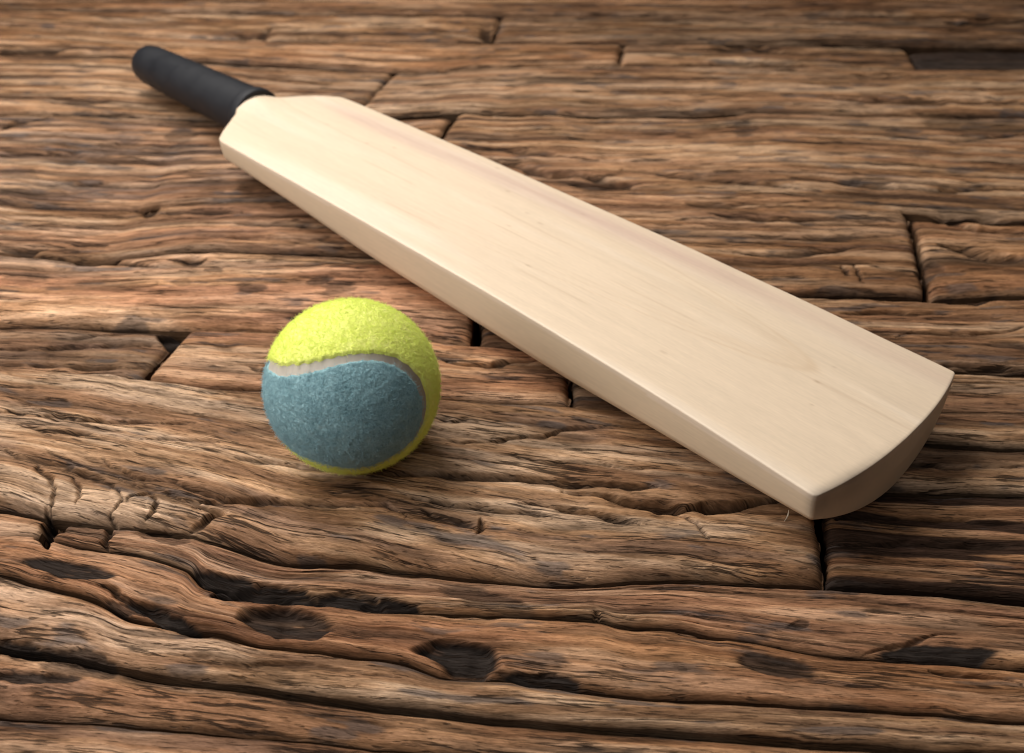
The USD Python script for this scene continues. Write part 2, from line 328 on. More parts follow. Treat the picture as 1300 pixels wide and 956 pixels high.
# burnt hollows and stains: (photographed centre, half sizes in px, tilt of px, depth mm, char)
HO_ = [
 ((362, 789), (60, 20), 0.10, 6.5, .8), ((586, 832), (56, 20), 0.13, 6.0, .9),
 ((616, 756), (56, 12), 0.27, 1.2, .55), ((984, 843), (58, 12), 0.2, 1.5, .75), ((1196, 824), (76, 11), 0.02, 1.4, .95),
 ((1013, 789), (15, 6), 0.1, 1.0, .6), ((85, 722), (62, 11), 0.15, 2.2, .85), ((100, 845), (50, 9), .12, 1.5, .5),
 ((300, 738), (60, 12), 0.30, 4.5, .9), ((283, 747), (26, 11), .3, 4.5, .9), ((350, 750), (64, 12), 0.14, 4.5, .9), ((440, 757), (54, 9), 0.08, 4.0, .9), ((500, 764), (40, 8), .12, 3.0, .9),
 ((210, 783), (60, 9), 0.36, 3.5, .9), ((150, 768), (26, 6), .4, 2.2, .7), ((690, 862), (50, 9), .15, 3.0, .9),
 ((200, 676), (36, 10), .12, 3.0, .45), ((110, 668), (40, 9), .1, 2.0, .55), ((60, 668), (9, 24), .0, 9.0, .9),
 ((30, 820), (50, 8), .15, 2.5, .85), ((110, 832), (40, 7), .2, 1.2, .7), ((40, 855), (60, 8), .05, 3.0, .8),
 ((325, 657), (24, 7), -.1, .2, .35), ((133, 550), (26, 5), .05, .3, .45), ((320, 553), (36, 6), .05, .4, .35),
 ((320, 372), (22, 6), .0, .3, .55), ((410, 362), (18, 6), -.2, .5, .5), ((430, 372), (24, 8), -.2, .6, .5), ((234, 366), (14, 5), .0, .2, .35),
 ((35, 360), (26, 8), .0, .2, .3), ((278, 349), (10, 4), .0, .6, .6),
 ((585, 448), (16, 5), 0.0, .3, .3), ((215, 425), (14, 10), -.3, 7.0, .9), ((672, 466), (50, 7), .1, .8, .5),
 ((1150, 590), (40, 6), .0, .6, .55), ((1180, 345), (14, 12), .0, 2.0, .4), ((1290, 440), (40, 5), .1, 1.0, .5),
 ((1240, 160), (70, 12), .05, .8, .45), ((945, 165), (14, 10), .0, .3, .4), ((230, 170), (20, 8), .0, .5, .4),
]
HOL = []
for (u, v), (a, b), k, d, ch in HO_:
    c = T([(u, v)])[0]; ex = T([(u + a, v + a * k)])[0] - c; ey = T([(u, v - b)])[0] - c
    HOL.append((c, np.linalg.inv(np.stack([ex, ey], 1)), d * .85e-3, ch, max(np.abs(ex).max(), np.abs(ey).max())))

def polydist(P, poly):
    best = np.full(len(P), 9.0, np.float32); at = np.zeros(len(P), np.float32)
    seg = np.diff(poly, axis=0); ln = np.linalg.norm(seg, axis=1); cum = np.r_[0, np.cumsum(ln)]
    for a, s, l, c in zip(poly[:-1], seg, ln, cum):
        t = np.clip(((P - a) @ s) / (l * l), 0, 1)
        d = np.linalg.norm(P - a - t[:, None] * s, axis=1)
        m = d < best; best[m] = d[m]; at[m] = (c + t[m] * l) / cum[-1]
    return best, at

TAN = np.array([0.44, 0.226, 0.102]); PALE = np.array([0.56, 0.335, 0.186]); BROWN = np.array([0.22, 0.098, 0.043]); RED = np.array([0.40, 0.178, 0.092])
GREY = np.array([0.15, 0.125, 0.115]); CREVICE_DARK = np.array([0.022, 0.014, 0.010]); CHAR = np.array([0.026, 0.020, 0.017]); DARKB = np.array([0.045, 0.026, 0.018])

table = thing('tabletop', 'weathered tabletop of rough old brown planks under the bat and ball', 'tabletop', kind='structure')
XMIN, XMAX = -0.82, 0.82
NPL = [0]; _tone = np.random.default_rng(20)
def plank(lo, hi, x0, x1, tone, lift=0.0, rough=1.0, tiltn=0.0, gap=0.0008, slope=0.0, wavy=.75, elo=1.0, ehi=1.0, bev=0.0):
    """one plank between the curves lo and hi, its ends the lines x0, x1 = (x at lo side, x at hi side).
    tone: (how dark, how red, how grey); tiltn: the far side rises by so much; slope: how far its grain runs off the edges"""
    NPL[0] += 1; sd = 100 + 17 * NPL[0]
    xm = np.clip((x0[0] + x1[0]) / 2, -0.4, 0.4); ym = float((lo(xm) + hi(xm)) / 2)
    dist = math.hypot(math.hypot(ym, CAM[2]), 0); px = dist / 995; el = CAM[2] / dist
    W = float(hi(xm) - lo(xm)) - 2 * gap
    dx, dy = 1.25 * px, max(0.78 * px / el, 0.00035)
    vis = 0.53 * dist * 1.02 + 0.02
    xa, xb = min(x0), max(x1)
    g = []
    if xa < -vis: g.append(np.linspace(xa, min(-vis, xb), max(4, int((min(-vis, xb) - xa) / 0.006)), endpoint=False))
    a, b = max(xa, -vis), min(xb, vis)
    if b > a: g.append(np.linspace(a, b, max(6, int((b - a) / dx))))
    if xb > vis: g.append(np.linspace(max(vis, xa), xb, max(4, int((xb - max(vis, xa)) / 0.006)))[1 if b > a else 0:])
    t = np.concatenate(g); t = (t - xa) / (xb - xa)
    nv = max(8, int(W / dy))
    v = np.linspace(0, 1, nv)
    Vv, U = np.meshgrid(v, t, indexing='ij')
    xl = x0[0] + (x0[1] - x0[0]) * Vv; xr = x1[0] + (x1[1] - x1[0]) * Vv
    X = xl + (xr - xl) * U
    if ym > .60: gap = max(gap, .0023)
    elif ym > .44: gap = max(gap, .0015)
    jag = .0034 * (fbm(Vv * W / .006, Vv * 0 + sd, sd + 2, 3) - .5) + 0.0005 * (vn(Vv * W / .0016, Vv * 0, sd + 4) - .5)
    X = X + jag * (np.clip(1 - np.abs(X - xl) / .012, 0, 1) * (x0[0] > XMIN) + np.clip(1 - np.abs(X - xr) / .012, 0, 1) * (x1[0] < XMAX))
    gv1, gv2 = [(.35 + 2.2 * vn(X * 11, X * 0 + sd * q, 77) ** 2) if ym > .40 else 1.0 for q in (.37, .71)]
    ylo, yhi = lo(X) + gap * elo * gv1, hi(X) - gap * ehi * gv2
    Y = ylo + (yhi - ylo) * Vv
    x, y = X.ravel().astype(np.float32), Y.ravel().astype(np.float32); vv = Vv.ravel().astype(np.float32)
    e_n = np.minimum(vv, 1 - vv) * W; e_e = np.minimum(np.abs(X - xl), np.abs(xr - X)).ravel()
    # grain coordinates in mm
    s, n = x * 1000, vv * W * 1000 + slope * x * 1000
    n = n + 3.2 * (fbm(s / 150, n / 28, sd, 3) - .5) + wavy * (fbm(s / 34, n / 9, sd + 3, 3) - .5)
    rough = rough * .60
    sh = s + 7 * vn(n / 1.3, s / 400, sd + 5) + 3 * vn(n / .7, s / 300, sd + 6)
    low = fbm(s / 85, n / 17, sd + 7, 3)
    g1 = fbm(s / 70, n / 4.2, sd + 11, 3); g2 = vn(sh / 24, n / 1.9, sd + 19); g3 = vn(sh / 13.0, n / 1.25, sd + 23); g4 = vn(sh / 8.0, n / .95, sd + 29)
    mid = fbm(s / 12, n / 3.6, sd + 31, 2)
    ring = np.abs(((g1 * 7 + n / 9.0) % 1.0) - 0.5) * 2            # growth rings worn into low ridges
    mask = fbm(s / 60, n / 11, sd + 37, 2)
    rid = 1 - np.abs(2 * fbm(s / 120, n / 6.0, sd + 41, 3) - 1)
    ck = sstep(.80, .97, rid) * sstep(.44, .60, mask)
    h = lift + tiltn * (vv - .5) + 0.0007 * (low - .5) * rough + .0006 * (g1 - .5) * rough + .00055 * (g2 - .5) * rough + .00035 * (g3 - .5) * rough + .0003 * (mid - .5) * rough + .00022 * (g4 - .5) * rough
    h += .00016 * ring * rough
    h -= .0014 * ck * rough
    # worn edges
    wob = fbm(s / 26, n * 0 + vv * 3, sd + 61, 3)
    r = .0008 + .0024 * wob; es = np.where(vv < .5, elo, ehi)
    h -= .0034 * es * np.exp(-(e_n / r) * 1.35) + .0035 * np.exp(-(e_e / (.0018 + .002 * wob)) * 1.6)
    if bev: h -= bev * np.exp(-((vv * W) / .0040) ** 1.6)
    crevice = np.clip(.55 * ck, 0, 1)
    crevice = np.maximum(crevice, .8 * np.maximum(es * np.exp(-e_n / (.0010 + .0014 * (ym > .44))), np.exp(-e_e / .0011)))
    # photographed cracks and hollows, ragged by a small warp
    P = np.stack([x + .0022 * (vn(s / 14, y * 400, 5) - .5), y + .0010 * (vn(s / 5, y * 700, 6) - .5) + .0022 * (vn(s / 17, y * 300, 9) - .5)], 1)
    for poly, w, d, k in CRK:
        m = np.nonzero((P[:, 0] > poly[:, 0].min() - .008) & (P[:, 0] < poly[:, 0].max() + .008) & (P[:, 1] > poly[:, 1].min() - .008) & (P[:, 1] < poly[:, 1].max() + .008))[0]
        if not len(m): continue
        dd, at = polydist(P[m], poly)
        taper = np.clip(np.sqrt(np.sin(np.pi * np.clip(at, .02, .98))), 0, 1) * (.55 + .9 * vn(s[m] / 9, y[m] * 60, 15))
        ww = w * .62 * taper + 1e-5
        q = np.exp(-(dd / ww) ** 3)
        side = np.exp(-(dd / (ww * 3.4)) ** 2)
        yp = np.interp(P[m, 0], poly[np.argsort(poly[:, 0]), 0], poly[np.argsort(poly[:, 0]), 1])
        below = (P[m, 1] < yp)
        h[m] -= (d * (q * .85 + side * .12) + below * .36 * d * np.exp(-dd / .0045) * (1 - q)) * np.clip(taper, .2, 1)
        crevice[m] = np.maximum(crevice[m], np.clip(q * 1.15, 0, 1) * (.5 + k * .5))
    char = np.zeros_like(x)
    Q = np.stack([x + .009 * (fbm(s / 16, y * 160, 21, 3) - .5), y + .0032 * (fbm(s / 9, y * 260, 22, 3) - .5)], 1)
    for c, inv, d, ch, rad in HOL:
        m = np.nonzero((np.abs(x - c[0]) < 1.8 * rad) & (np.abs(y - c[1]) < 1.8 * rad))[0]
        if not len(m): continue
        q = (Q[m] - c) @ inv.T
        rr = np.sqrt((q ** 2).sum(1))
        k = 1 - sstep(.78, 1.14, rr)
        h[m] -= d * k * (.8 + .4 * vn(s[m] / 6, y[m] * 260, 31)) * (.75 + .25 * (1 - np.clip(rr, 0, 1)))
        fl = sstep(.30, .60, fbm(s[m] / 12, n[m] / 1.3, 33, 3) + .35 * k - .08)
        char[m] = np.maximum(char[m], np.clip(ch * (1 - sstep(.88, 1.18, rr)) * (.66 + .5 * fl), 0, 1))
    # colour of the wood itself
    dk, rd, gr = tone
    patch = 1 + .55 * (fbm(s / 130, n / 24, sd + 97, 3) - .5)
    f = fbm(s / 75, n / 6.5, sd + 67, 4)
    col = mixc(np.broadcast_to(TAN, (len(x), 3)), PALE, sstep(.46, .74, f + .25 * (g2 - .5)))
    col = mixc(col, BROWN, np.clip(sstep(.56, .25, f + .32 * (g1 - .5) + .25 * (g2 - .5)) * .75, 0, 1))
    col = mixc(col, RED, np.clip(rd * sstep(.35, .65, fbm(s / 110, n / 13, sd + 71, 3)), 0, 1))
    col = mixc(col, GREY, np.clip(.65 * gr * sstep(.50, .68, fbm(s / 48, n / 5.0, sd + 79, 4)), 0, 1))
    col = mixc(col, DARKB, np.clip(dk * ((.45 if dk < .8 else .30) + 1.1 * sstep(.40, .58, fbm(s / 150, n / 6.0, sd + 83, 3))), 0, 1))
    far = float(sstep(.42, .62, np.array(dist)))
    lng = sstep(.58, .72, fbm(s / 150, n / 5.0, sd + 91, 4))
    col = mixc(col, DARKB, (.30 + .45 * far) * lng)
    h -= (.0003 + .0004 * far) * lng
    blot = sstep(.66, .76, fbm(s / 26, n / 4.2, sd + 89, 4)) * .65
    col = mixc(col, GREY * .55, blot)
    col *= np.clip(1.0 + .35 * (g3 - .5) + .25 * (g4 - .5) + .4 * (g2 - .5), .35, 1.55)[:, None]
    bright, warm = _tone.uniform(.84, 1.16), _tone.uniform(-.07, .07)
    col *= patch[:, None] * bright * np.array([1 + warm, 1, 1 - warm])
    if dk > 2: col = mixc(col, CHAR * 1.8, .45 + .45 * sstep(.35, .6, f))
    col = mixc(col, CREVICE_DARK, np.clip(crevice, 0, 1) * .96)  # near-black tint in cracks and along plank edges
    col = mixc(col, CHAR, char)
    V = np.stack([x, y, h], 1)
    nc = len(t)
    F = grid_faces(nv, nc)
    # sides down to the filler sheet
    idx = np.arange(nv * nc).reshape(nv, nc)
    loop = np.r_[idx[0, :], idx[1:, -1], idx[-1, -2::-1], idx[-2:0:-1, 0]]
    n0 = len(V)
    rim = V[loop].copy(); low_ = rim.copy(); low_[:, 2] = -.022
    gk = float(np.clip(.50 / dist, .74, 1))
    gr3 = np.stack([s * gk, n * gk, np.full(len(s), sd * 3.7)], 1)
    gr_low = gr3[loop].copy(); gr_low[:, 1] += 14
    gr3 = np.vstack([gr3, gr3[loop], gr_low])
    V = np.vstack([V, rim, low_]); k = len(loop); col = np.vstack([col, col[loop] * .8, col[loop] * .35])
    i = np.arange(k); j = (i + 1) % k
    F = np.vstack([F, np.stack([n0 + i, n0 + k + i, n0 + k + j, n0 + j], 1)])
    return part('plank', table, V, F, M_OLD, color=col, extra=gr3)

L_, R_ = (XMIN, XMIN), (XMAX, XMAX)
def jx(*pts):
    """end line of a plank from the photographed ends of its joint: x at the near side, x at the far side"""
    q = T(pts); return (float(q[0, 0]), float(q[1, 0]))
def g_(j, d): return (j[0] + d, j[1] + d)
G = .0007
# near rows, partly outside the photograph
plank(off(C0, -.075), C0, L_, R_, (.25, .2, .3))
plank(C0, CA, L_, R_, (.22, .2, .25), lift=-.0015)
plank(CA, CC, L_, R_, (.10, .25, .18), lift=.0006, rough=1.25, slope=-.03)
plank(CC, CD, L_, R_, (.14, .35, .12), lift=.0, rough=1.2, tiltn=-.001)
j = jx((45, 690), (76, 648))
plank(CD, CE, L_, g_(j, -.003), (.30, .3, .2), lift=-.003)
plank(CD, CE, g_(j, .003), R_, (.20, .45, .12), lift=-.0018, rough=1.15, tiltn=-.0015)
j = jx((1052, 739), (1040, 655)); j = (j[0], j[0] + (j[1] - j[0]) * 2.2)
plank(CE, CF, L_, g_(j, -G), (.06, .06, .30), lift=.0022, rough=1.35, slope=.08, wavy=2.2, bev=.0035)
plank(CE, CN, g_(j, G), R_, (1.1, .45, .05), lift=-.0012, gap=.001)
plank(CN, CF, g_(j, G), R_, (.45, .3, .1), lift=-.001, gap=.0022)
j1 = jx((181, 480), (236, 421)); j2 = jx((725, 515), (725, 470))
plank(CF, CG, L_, g_(j1, -.0018), (.30, .2, .35), lift=-.001, rough=1.2)
plank(CF, CG, g_(j1, .0012), g_(j2, -G), (.08, .5, .08), lift=.0004)
plank(CF, CG, g_(j2, G), R_, (.42, .25, .12), lift=-.0012)
j = jx((604, 436), (613, 340))
plank(CG, CI, L_, g_(j, -.002), (.04, .62, .10), lift=.0034, rough=.50, gap=.0006, bev=.0042)
plank(CG, CI, g_(j, .002), R_, (.34, .25, .12), lift=.0004, rough=1.2)
j = jx((620, 336), (600, 260)); j3 = jx((1180, 377), (1156, 275))
plank(CI, CJ, L_, g_(j, -G), (.24, .35, .35), lift=.0, rough=.9)
plank(CJ, CK, L_, g_(j, -G), (.10, .42, .25), lift=.0008, rough=1.1)
plank(CI, CK, g_(j, G), g_(j3, -.001), (.22, .2, .35), lift=.0012, rough=1.25, ehi=.06)
plank(CI, CK, g_(j3, .0015), R_, (.36, .25, .1), lift=.001, rough=1.4)
j = jx((500, 256), (579, 143))
plank(CK, CL, L_, g_(j, -.002), (.22, .35, .62), lift=-.0006, rough=.9)
plank(CK, CL, g_(j, .002), R_, (.14, .26, .16), lift=.0014, rough=1.3, elo=.06)
j = jx((448, 148), (501, 92))
plank(CL, CM, L_, g_(j, -.001), (.16, .15, .18), lift=.0, rough=1.1)
plank(CL, CM, g_(j, .001), R_, (.16, .18, .16), lift=.0016, rough=1.2)
j = jx((787, 84), (790, 54)); j4 = jx((1170, 88), (1150, 57))
plank(CM, CN3, L_, g_(j, -.001), (.15, .15, .15), lift=.001, rough=1.1)
plank(CM, CN3, g_(j, .001), g_(j4, -.001), (.26, .2, .12), lift=-.0005)
plank(CM, CN3, g_(j4, .001), R_, (2.4, .0, .0), lift=-.004, gap=.002)
j = jx((624, 54), (636, 18))
plank(CN3, CO, L_, g_(j, -.001), (.18, .1, .35), lift=.0, rough=1.1)
plank(CN3, CO, g_(j, .001), R_, (.26, .25, .25), lift=.0)
plank(CO, CP, L_, R_, (.34, .25, .3))
plank(CP, CQ, L_, R_, (.3, .25, .25))
plank(CQ, CR, L_, R_, (.3, .25, .25))
bb = trimesh.creation.box((2 * XMAX + .02, 1.75, .02)); bb.apply_translation((0, .86, -.033))
part('gap_filler_sheet', table, bb.vertices, bb.faces, M_BASE, smooth=False)  # added dark sheet under the planks, blackens the gaps between them

# ------------------------------------------------------------------ cricket bat
BO = np.array([-0.137238, 0.553847, 0.0]); YAW = math.atan2(-0.70475765, 0.70944814)
bat = thing('cricket_bat', 'plain pale wooden cricket bat with black rubber grip lying face up on the planks', 'cricket bat', BO)
bat.AddRotateZOp().Set(math.degrees(YAW))
FACE_Z, TOE = .0305, .3925
ku = np.array([-.060, -.046, -.036, -.029, -.024, -.014, -.002, .001, .005, .012, .060, .130, .200, .280, .340, .392])
kl = np.array([.0142, .0143, .0145, .0150, .0172, .0268, .0398, .0424, .0431, .0433, .0434, .0440, .0446, .0465, .0482, .0498])   # half width
kr = np.array([.0142, .0143, .0145, .0152, .0182, .0280, .0402, .0426, .0436, .0442, .0455, .0468, .0478, .0490, .0500, .0510])
HL, HR = PchipInterpolator(ku, kl), PchipInterpolator(ku, kr)
KE = PchipInterpolator([-.06, -.02, 0, .06, .15, .25, .33, .392], [.015, .0135, .0120, .0150, .0205, .0215, .0175, .0125])   # edge depth
KS = PchipInterpolator([-.06, -.02, 0, .06, .15, .25, .33, .392], [.030, .030, .0285, .0290, .0305, .0315, .0290, .0240])   # depth at the spine
KZ = PchipInterpolator([-.06, -.04, -.02, 0, .15, .25, .392], [.0362, .0362, .0345, .0318, .0325, .0325, .0290])          # face height
RC = .0007
def blade_section(u, nf, ns, nb):
    wl, wr, e, sp, fz = float(HL(u)), float(HR(u)), float(KE(u)), float(KS(u)), float(KZ(u))
    pts = []
    yf = np.linspace(wr - RC, -(wl - RC), nf)                      # across the face, from the far edge to the near edge
    q = yf / ((wl + wr) / 2)
    pts += [(a, .0009 * (1 - b * b)) for a, b in zip(yf, q)]
    for th in np.linspace(0, np.pi / 2, 6)[1:]: pts.append((-(wl - RC) - RC * np.sin(th), -RC + RC * np.cos(th)))
    for a in (np.linspace(0, 1, ns) ** 1.7)[1:]: pts.append((-wl + .0012 * a * a, -RC - (e - RC) * a))
    back = []
    for b in np.linspace(-1, 1, nb)[1:-1]:
        y0 = b * (wl if b < 0 else wr) * .97
        back.append((y0, -(e + (sp - e) * (1 - abs(b) ** 1.7) + .0012 * (1 - b * b))))
    pts += back
    for a in (np.linspace(1, 0, ns) ** 1.7)[:-1]: pts.append((wr - .0012 * a * a, -RC - (e - RC) * a))
    pts.append((wr, -RC))
    for th in np.linspace(np.pi / 2, 0, 6)[1:-1]: pts.append(((wr - RC) + RC * np.sin(th), -RC + RC * np.cos(th)))
    pts = np.array(pts)
    # towards the handle the section turns round
    k = float(sstep(-.036, -.004, np.array(u)))
    cz = -.0132; ang = np.arctan2(pts[:, 1] - cz, pts[:, 0] / ((wl + wr) / 2) * .016)
    rnd = np.stack([np.cos(ang) * (wl + wr) / 2, cz + np.sin(ang) * .0142], 1)
    pts = pts * k + rnd * (1 - k)
    pts[:, 1] += fz
    return pts
NF, NS, NB = 150, 12, 48
us = np.r_[np.linspace(-.0335, .02, 50, endpoint=False), np.linspace(.02, .33, 190, endpoint=False), np.linspace(.33, .3905, 90)]
rows = [np.column_stack([np.full(len(s), u), s]) for u in us for s in [blade_section(u, NF, NS, NB)]]
# rounded toe end
last = rows[-1]; cen = np.array([0, last[:, 1].mean(), last[:, 2].min() * .5 + last[:, 2].max() * .5])
rt = .0013
rg = np.random.default_rng(4)
for th in np.linspace(0, np.pi / 2, 9)[1:]:
    s = last.copy(); ins = rt * (1 - math.cos(th))
    d = s[:, 1:] - cen[1:]
    half = np.abs(d).max(0)
    s[:, 1:] = cen[1:] + d * (1 - np.array([ins * 1.0, ins * .42]) / half)
    s[:, 0] = us[-1] + rt * math.sin(th)
    rows.append(s)
lastc = rows[-1]
for f in np.linspace(1, .06, 14)[1:]:
    s = lastc.copy(); s[:, 1:] = cen[1:] + (lastc[:, 1:] - cen[1:]) * f; s[:, 0] += .0006 * (1 - f) ; rows.append(s)
BV = np.concatenate(rows); nr, nc = len(rows), len(rows[0])
# the toe is cut to a shallow arc
w = BV[:, 1] / .05
BV[:, 0] += sstep(.30, .39, BV[:, 0]) * (.0065 * (1 - np.abs(w - .12) ** 2.2))
BV[:, 2] += .0004 * (fbm(BV[:, 0] * 30, BV[:, 1] * 60, 3, 3) - .5)
BF = grid_faces(nr, nc, wrap=True)
BV = np.vstack([BV, BV[-nc:].mean(0)]); ii = np.arange(nc)                # close the middle of the toe
BF = np.vstack([BF, np.stack([(nr - 1) * nc + ii, (nr - 1) * nc + (ii + 1) % nc, np.full(nc, nr * nc), np.full(nc, nr * nc)], 1)])
w = BV[:, 1] / .05
# colour: pale willow with soft streaks along its length, a pinkish heart streak, one arched ring by the toe, pin flecks, a scuffed toe
s_, n_ = BV[:, 0] * 1000, BV[:, 1] * 1000
n_w = n_ + 5 * (fbm(s_ / 160, n_ / 40, 201, 3) - .5)
base = np.array([.70, .558, .408]); col = np.broadcast_to(base, (len(BV), 3)).copy()
st = fbm(s_ / 220, n_w / 4.5, 203, 4); col *= (1 + .10 * (st - .5))[:, None]
col = mixc(col, np.array([.78, .66, .53]), .5 * sstep(.45, .7, fbm(s_ / 200, n_w / 14, 205, 3)))
pink = np.exp(-((n_w - (30 + .028 * s_)) / 6.5) ** 2) * sstep(-20, 40, s_) * (.55 + .6 * fbm(s_ / 60, n_w / 3, 207, 3)) * (1 - .6 * sstep(250, 350, s_))
col = mixc(col, np.array([.585, .425, .335]), np.clip(pink, 0, 1))
arch = (n_w - 8) ** 2 / 17 ** 2
for k, a in ((0, .55), (1, .3), (2, .22)):
    edge = 352 - 7 * k - (22 + 10 * k) * arch * 3
    wd = 3.5 + 2.0 * k
    col = mixc(col, np.array([.60, .44, .29]), np.clip(a * np.exp(-((s_ - edge) / wd) ** 2) * (arch < 4) * (.5 + .6 * vn(s_ / 12, n_ / 5, 209)), 0, 1))
for y0, sl in ((-4, .018), (-24, .01), (12, -.01)):
    ln = np.exp(-((n_w - (y0 + sl * s_)) / .55) ** 2) * sstep(.45, .7, vn(s_ / 45, n_ * 0 + y0, 211))
    col = mixc(col, np.array([.52, .37, .24]), .35 * ln)
for k in range(14):
    cu, cv = rg.uniform(0, 380), rg.uniform(-40, 45); r_ = rg.uniform(.3, .65)
    d = ((s_ - cu) / (r_ * 2.2)) ** 2 + ((n_ - cv) / r_) ** 2
    col = mixc(col, np.array([.36, .24, .15]), .5 * np.exp(-d))
edge_side = (BV[:, 2] < KZ(np.clip(BV[:, 0], -.06, .39)) - .0026)
col = mixc(col, np.array([.66, .52, .35]), .7 * edge_side.astype(float))
# scuffs on the toe rim, strongest at the near corner
rim = np.exp(-((BV[:, 0] - (TOE - .001 + .0065 * (1 - np.abs(w - .12) ** 2.2))) / .0028) ** 2) * sstep(.012, .024, BV[:, 2])
sc = rim * sstep(.006, -.036, BV[:, 1]) * (.45 + .55 * fbm(s_ / 7, n_ / 7, 213, 2))
col = mixc(col, np.array([.24, .195, .15]), np.clip(sc * .8, 0, 1))
endf = (s_ > 392) & (BV[:, 2] < .027)
col = mixc(col, np.array([.56, .43, .30]), .3 * endf * (.4 + .9 * fbm(s_ / 6, n_ / 6, 215, 4)))
blade = part('blade', bat, BV, BF[:, ::-1], M_WILLOW, color=np.clip(col, 0, 1))

# rubber grip: a slightly waisted sleeve with a rounded cap, and a rolled collar at the blade end
def lathe(prof, seg=72, squash=1.0):
    a = np.linspace(0, 2 * np.pi, seg, endpoint=False)
    V = np.concatenate([np.stack([np.full(seg, u), r * np.cos(a), r * np.sin(a) * squash], 1) for u, r in prof])
    return V, grid_faces(len(prof), seg, wrap=True)
GZ = .0178
prof = [(-.1745, .0004), (-.1744, .003), (-.1738, .0060), (-.1726, .0086), (-.1706, .0108), (-.168, .0123), (-.1645, .0130), (-.160, .0136)]
prof += [(u, .0136 + .0021 * ((u + .160) / .12) + .00015 * (vn(np.array(u * 300), np.array(0.), 7) - .5)) for u in np.linspace(-.157, -.040, 90)]
prof += [(-.0385, .0160), (-.0380, .0157)]
gv, gf = lathe(prof)
gv[:, 2] += GZ + .0018 + .0035 * (gv[:, 0] + .1745) / .137; gv[:, 1] += .0012; gv[:, 0] += .0045
part('grip', bat, gv, gf[:, ::-1], M_GRIP)
prof = [(-.0392, .0150), (-.0392, .0159), (-.0385, .0165), (-.0372, .0168), (-.0352, .0169), (-.0330, .0168), (-.0318, .0165), (-.0312, .0158), (-.0310, .0138)]
cv, cf = lathe(prof)
cv[:, 2] += GZ + .0053; cv[:, 1] += .0012; cv[:, 0] += .0045
part('grip_collar', bat, cv, cf[:, ::-1], M_GRIP)

# ------------------------------------------------------------------ tennis ball
BR, BC = .0335, np.array([-0.06119, 0.29699, 0.0335])
BC = BC + np.array([0, 0, .0012])
ball = thing('tennis_ball', 'fuzzy yellow and blue felt tennis ball with a pale curved seam beside the bat', 'tennis ball', (BC[0], BC[1], 0))
CB = np.array([0, 0, BC[2]])
def on_ball(zx, zy):
    q = ray(300 + zx / 3.297, 350 + zy / 3.297); q = q / np.linalg.norm(q); oc = CAM - BC
    b = q @ oc; d = b * b - (oc @ oc - BR * BR)
    x = oc + q * (-b - math.sqrt(max(d, 0))); return x / np.linalg.norm(x)
SEAM_SEEN = np.array([on_ball(*q) for q in [(142, 378), (170, 397), (200, 398), (250, 394), (300, 386), (350, 373), (400, 360), (450, 347), (500, 340), (550, 336), (600, 338), (640, 346), (700, 374), (745, 412), (785, 480), (799, 550), (787, 620), (750, 690), (700, 735), (640, 775), (560, 806), (500, 814), (440, 812), (380, 800), (330, 785)]])
SEAM_W = np.interp(np.arange(25), [0, 2, 5, 9, 12, 14, 16, 18, 20, 24], [.075, .078, .066, .052, .066, .068, .055, .04, .022, .016])
rv = np.array([0.40151694, -1.63430904, -0.4020433]); A = 0.70306348
th = np.linalg.norm(rv); kx = rv / th; Kx = np.array([[0, -kx[2], kx[1]], [kx[2], 0, -kx[0]], [-kx[1], kx[0], 0]])
ROT = np.eye(3) + math.sin(th) * Kx + (1 - math.cos(th)) * Kx @ Kx
tt = np.linspace(0, 2 * np.pi, 1600, endpoint=False)
SC = np.stack([A * np.cos(tt) + (1 - A) * np.cos(3 * tt), A * np.sin(tt) - (1 - A) * np.sin(3 * tt), 2 * math.sqrt(A * (1 - A)) * np.sin(2 * tt)], 1) @ ROT.T
near = cKDTree(SC).query(SEAM_SEEN)[1]
for it in range(3):                                                # bend the standard seam through the seen points
    dl = SEAM_SEEN - SC[near]
    D2 = ((SC[:, None] - SC[near][None]) ** 2).sum(2); Kk = np.exp(-D2 / .03)
    wgt = Kk / np.maximum(Kk.sum(1, keepdims=True), 1e-9); infl = np.clip(Kk.max(1), 0, 1)
    SC = SC + (wgt @ dl) * infl[:, None]; SC /= np.linalg.norm(SC, axis=1, keepdims=True)
Kk = np.exp(-((SC[:, None] - SEAM_SEEN[None]) ** 2).sum(2) / .006)
SW = (Kk @ SEAM_W + 1e-4 * .05) / (Kk.sum(1) + 1e-4)
TANG = np.roll(SC, -1, 0) - np.roll(SC, 1, 0)
KT = cKDTree(SC)
def seam_field(P):
    d, i = KT.query(P)
    sgn = np.sign((np.cross(TANG[i], P - SC[i]) * P).sum(1))
    return d * sgn, SW[i], i
bs = on_ball(450, 600)
if seam_field(bs[None])[0][0] > 0: BLUE = 1.0
else: BLUE = -1.0
ico = trimesh.creation.icosphere(subdivisions=7)
ip = np.array(ico.vertices); fd, fw_, fi = seam_field(ip); fd *= BLUE
fr = fbm(ip[:, 0] * 40 + 5, ip[:, 1] * 40 + ip[:, 2] * 31, 301, 3)
edge = np.abs(fd) - fw_ * .74 - .008 * (fr - .5)
rim_ = sstep(-.006, .035, edge)
lump = fbm(ip[:, 0] * 14 + 3, ip[:, 1] * 14 + ip[:, 2] * 11, 303, 4) + .5 * fbm(ip[:, 2] * 60 + 3, ip[:, 1] * 60 + ip[:, 0] * 41, 305, 3)
rad = .03215 + .00095 * rim_ + .0005 * (lump - .75) * rim_
seam_in = edge < 0
fc = np.array(ico.faces); fe = edge[fc].mean(1); fs = np.sign(fd)[fc].sum(1)
pos = ip * rad[:, None] + CB
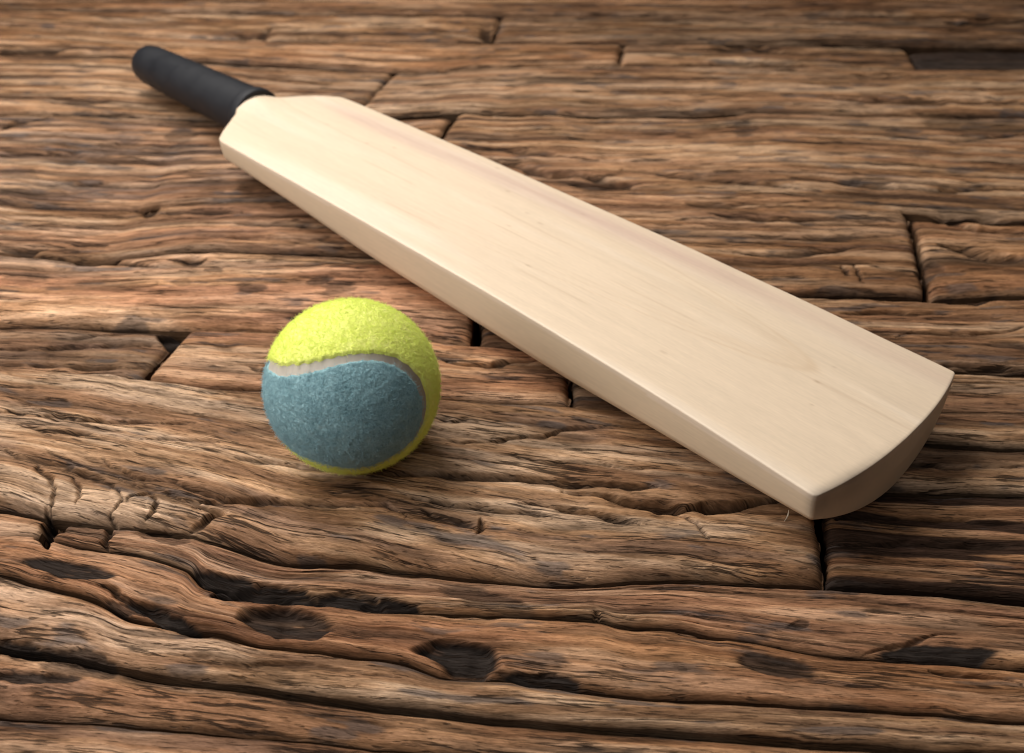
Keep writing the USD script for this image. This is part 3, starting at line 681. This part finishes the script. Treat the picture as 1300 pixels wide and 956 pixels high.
def sub(mask):
    f = fc[mask]; u, inv = np.unique(f, return_inverse=True); return u, inv.reshape(-1, 3)
seamcol = np.array([.45, .405, .345])
al = fi * .9
streak = .5 * vn(fi * .35, fd * 9, 307) + .5 * vn(fi * .12, fd * 5, 309)
sc_all = seamcol * (.92 + .20 * streak)[:, None]
sc_all = mixc(sc_all, np.array([.30, .25, .21]), .75 * sstep(.0, .6, ip[:, 0]) * sstep(-.25, .35, streak - .2))
u, f = sub((fe < 0)); part('seam', ball, pos[u], f, M_SEAM, color=sc_all[u])
u, f = sub((fe >= 0) & (fs > 0)); part('blue_felt', ball, pos[u], f, M_BLU)
u, f = sub((fe >= 0) & (fs <= 0)); part('yellow_felt', ball, pos[u], f, M_YEL)
# fuzz: short bent fibres standing on each felt panel
rg = np.random.default_rng(9)
def fuzz(name, mask_sign, count, mt, length, width):
    p = rg.normal(size=(count * 3, 3)); p /= np.linalg.norm(p, axis=1, keepdims=True)
    d, w_, _ = seam_field(p); d *= BLUE
    p = p[(np.sign(d) == mask_sign) & (np.abs(d) > w_ * .74 + .004)][:count]
    k = len(p); tv = rg.normal(size=(k, 3)); tv -= (tv * p).sum(1, keepdims=True) * p; tv /= np.linalg.norm(tv, axis=1, keepdims=True)
    L = length * rg.uniform(.4, 1.3, (k, 1)); lean = rg.uniform(.3, 2.6, (k, 1))
    t2 = rg.normal(size=(k, 3)) * .5
    a = p * .0329; dirv = p + tv * lean; dirv /= np.linalg.norm(dirv, axis=1, keepdims=True)
    b = a + dirv * L * .55; d2 = dirv + t2 - p * .35; d2 /= np.linalg.norm(d2, axis=1, keepdims=True); c = b + d2 * L * .5
    pts = np.stack([a, b, c], 1).reshape(-1, 3) + CB
    cu = UsdGeom.BasisCurves.Define(stage, numbered(str(ball.GetPath()), name))
    cu.CreateTypeAttr('linear'); cu.CreateCurveVertexCountsAttr(Vt.IntArray.FromNumpy(np.full(k, 3, np.int32)))
    cu.CreatePointsAttr(Vt.Vec3fArray.FromNumpy(pts.astype(np.float32)))
    cu.CreateWidthsAttr(Vt.FloatArray.FromNumpy(np.tile(np.array([width, width, width * .5], np.float32), k))); cu.SetWidthsInterpolation('vertex')
    UsdShade.MaterialBindingAPI.Apply(cu.GetPrim()).Bind(mt)
    tag(cu, kind='stuff')
fuzz('blue_fuzz', 1, 24000, M_BLUF, .0017, .00008)
fuzz('yellow_fuzz', -1, 28000, M_YELF, .0017, .00008)

# ------------------------------------------------------------------ small pale splinter caught under the bat
a = T([(996, 660)], .004)[0]; b = T([(1001, 646)], .008)[0]
sp = thing('splinter', 'tiny pale wood splinter sticking out under the near toe corner of the bat', 'splinter', (a[0], a[1], .003))
n = 9; tq = np.linspace(0, 1, n)
cl = np.stack([(b[0] - a[0]) * tq + .0006 * np.sin(tq * 3), (b[1] - a[1]) * tq, .0002 + .0042 * tq], 1)
an = np.linspace(0, 2 * np.pi, 6, endpoint=False)
V = np.concatenate([c + np.stack([np.cos(an), np.zeros(6), np.sin(an)], 1) * .00032 * (1 - .7 * abs(2 * q - 1)) for c, q in zip(cl, tq)])
part('shaft', sp, V, grid_faces(n, 6, wrap=True), M_SPL)
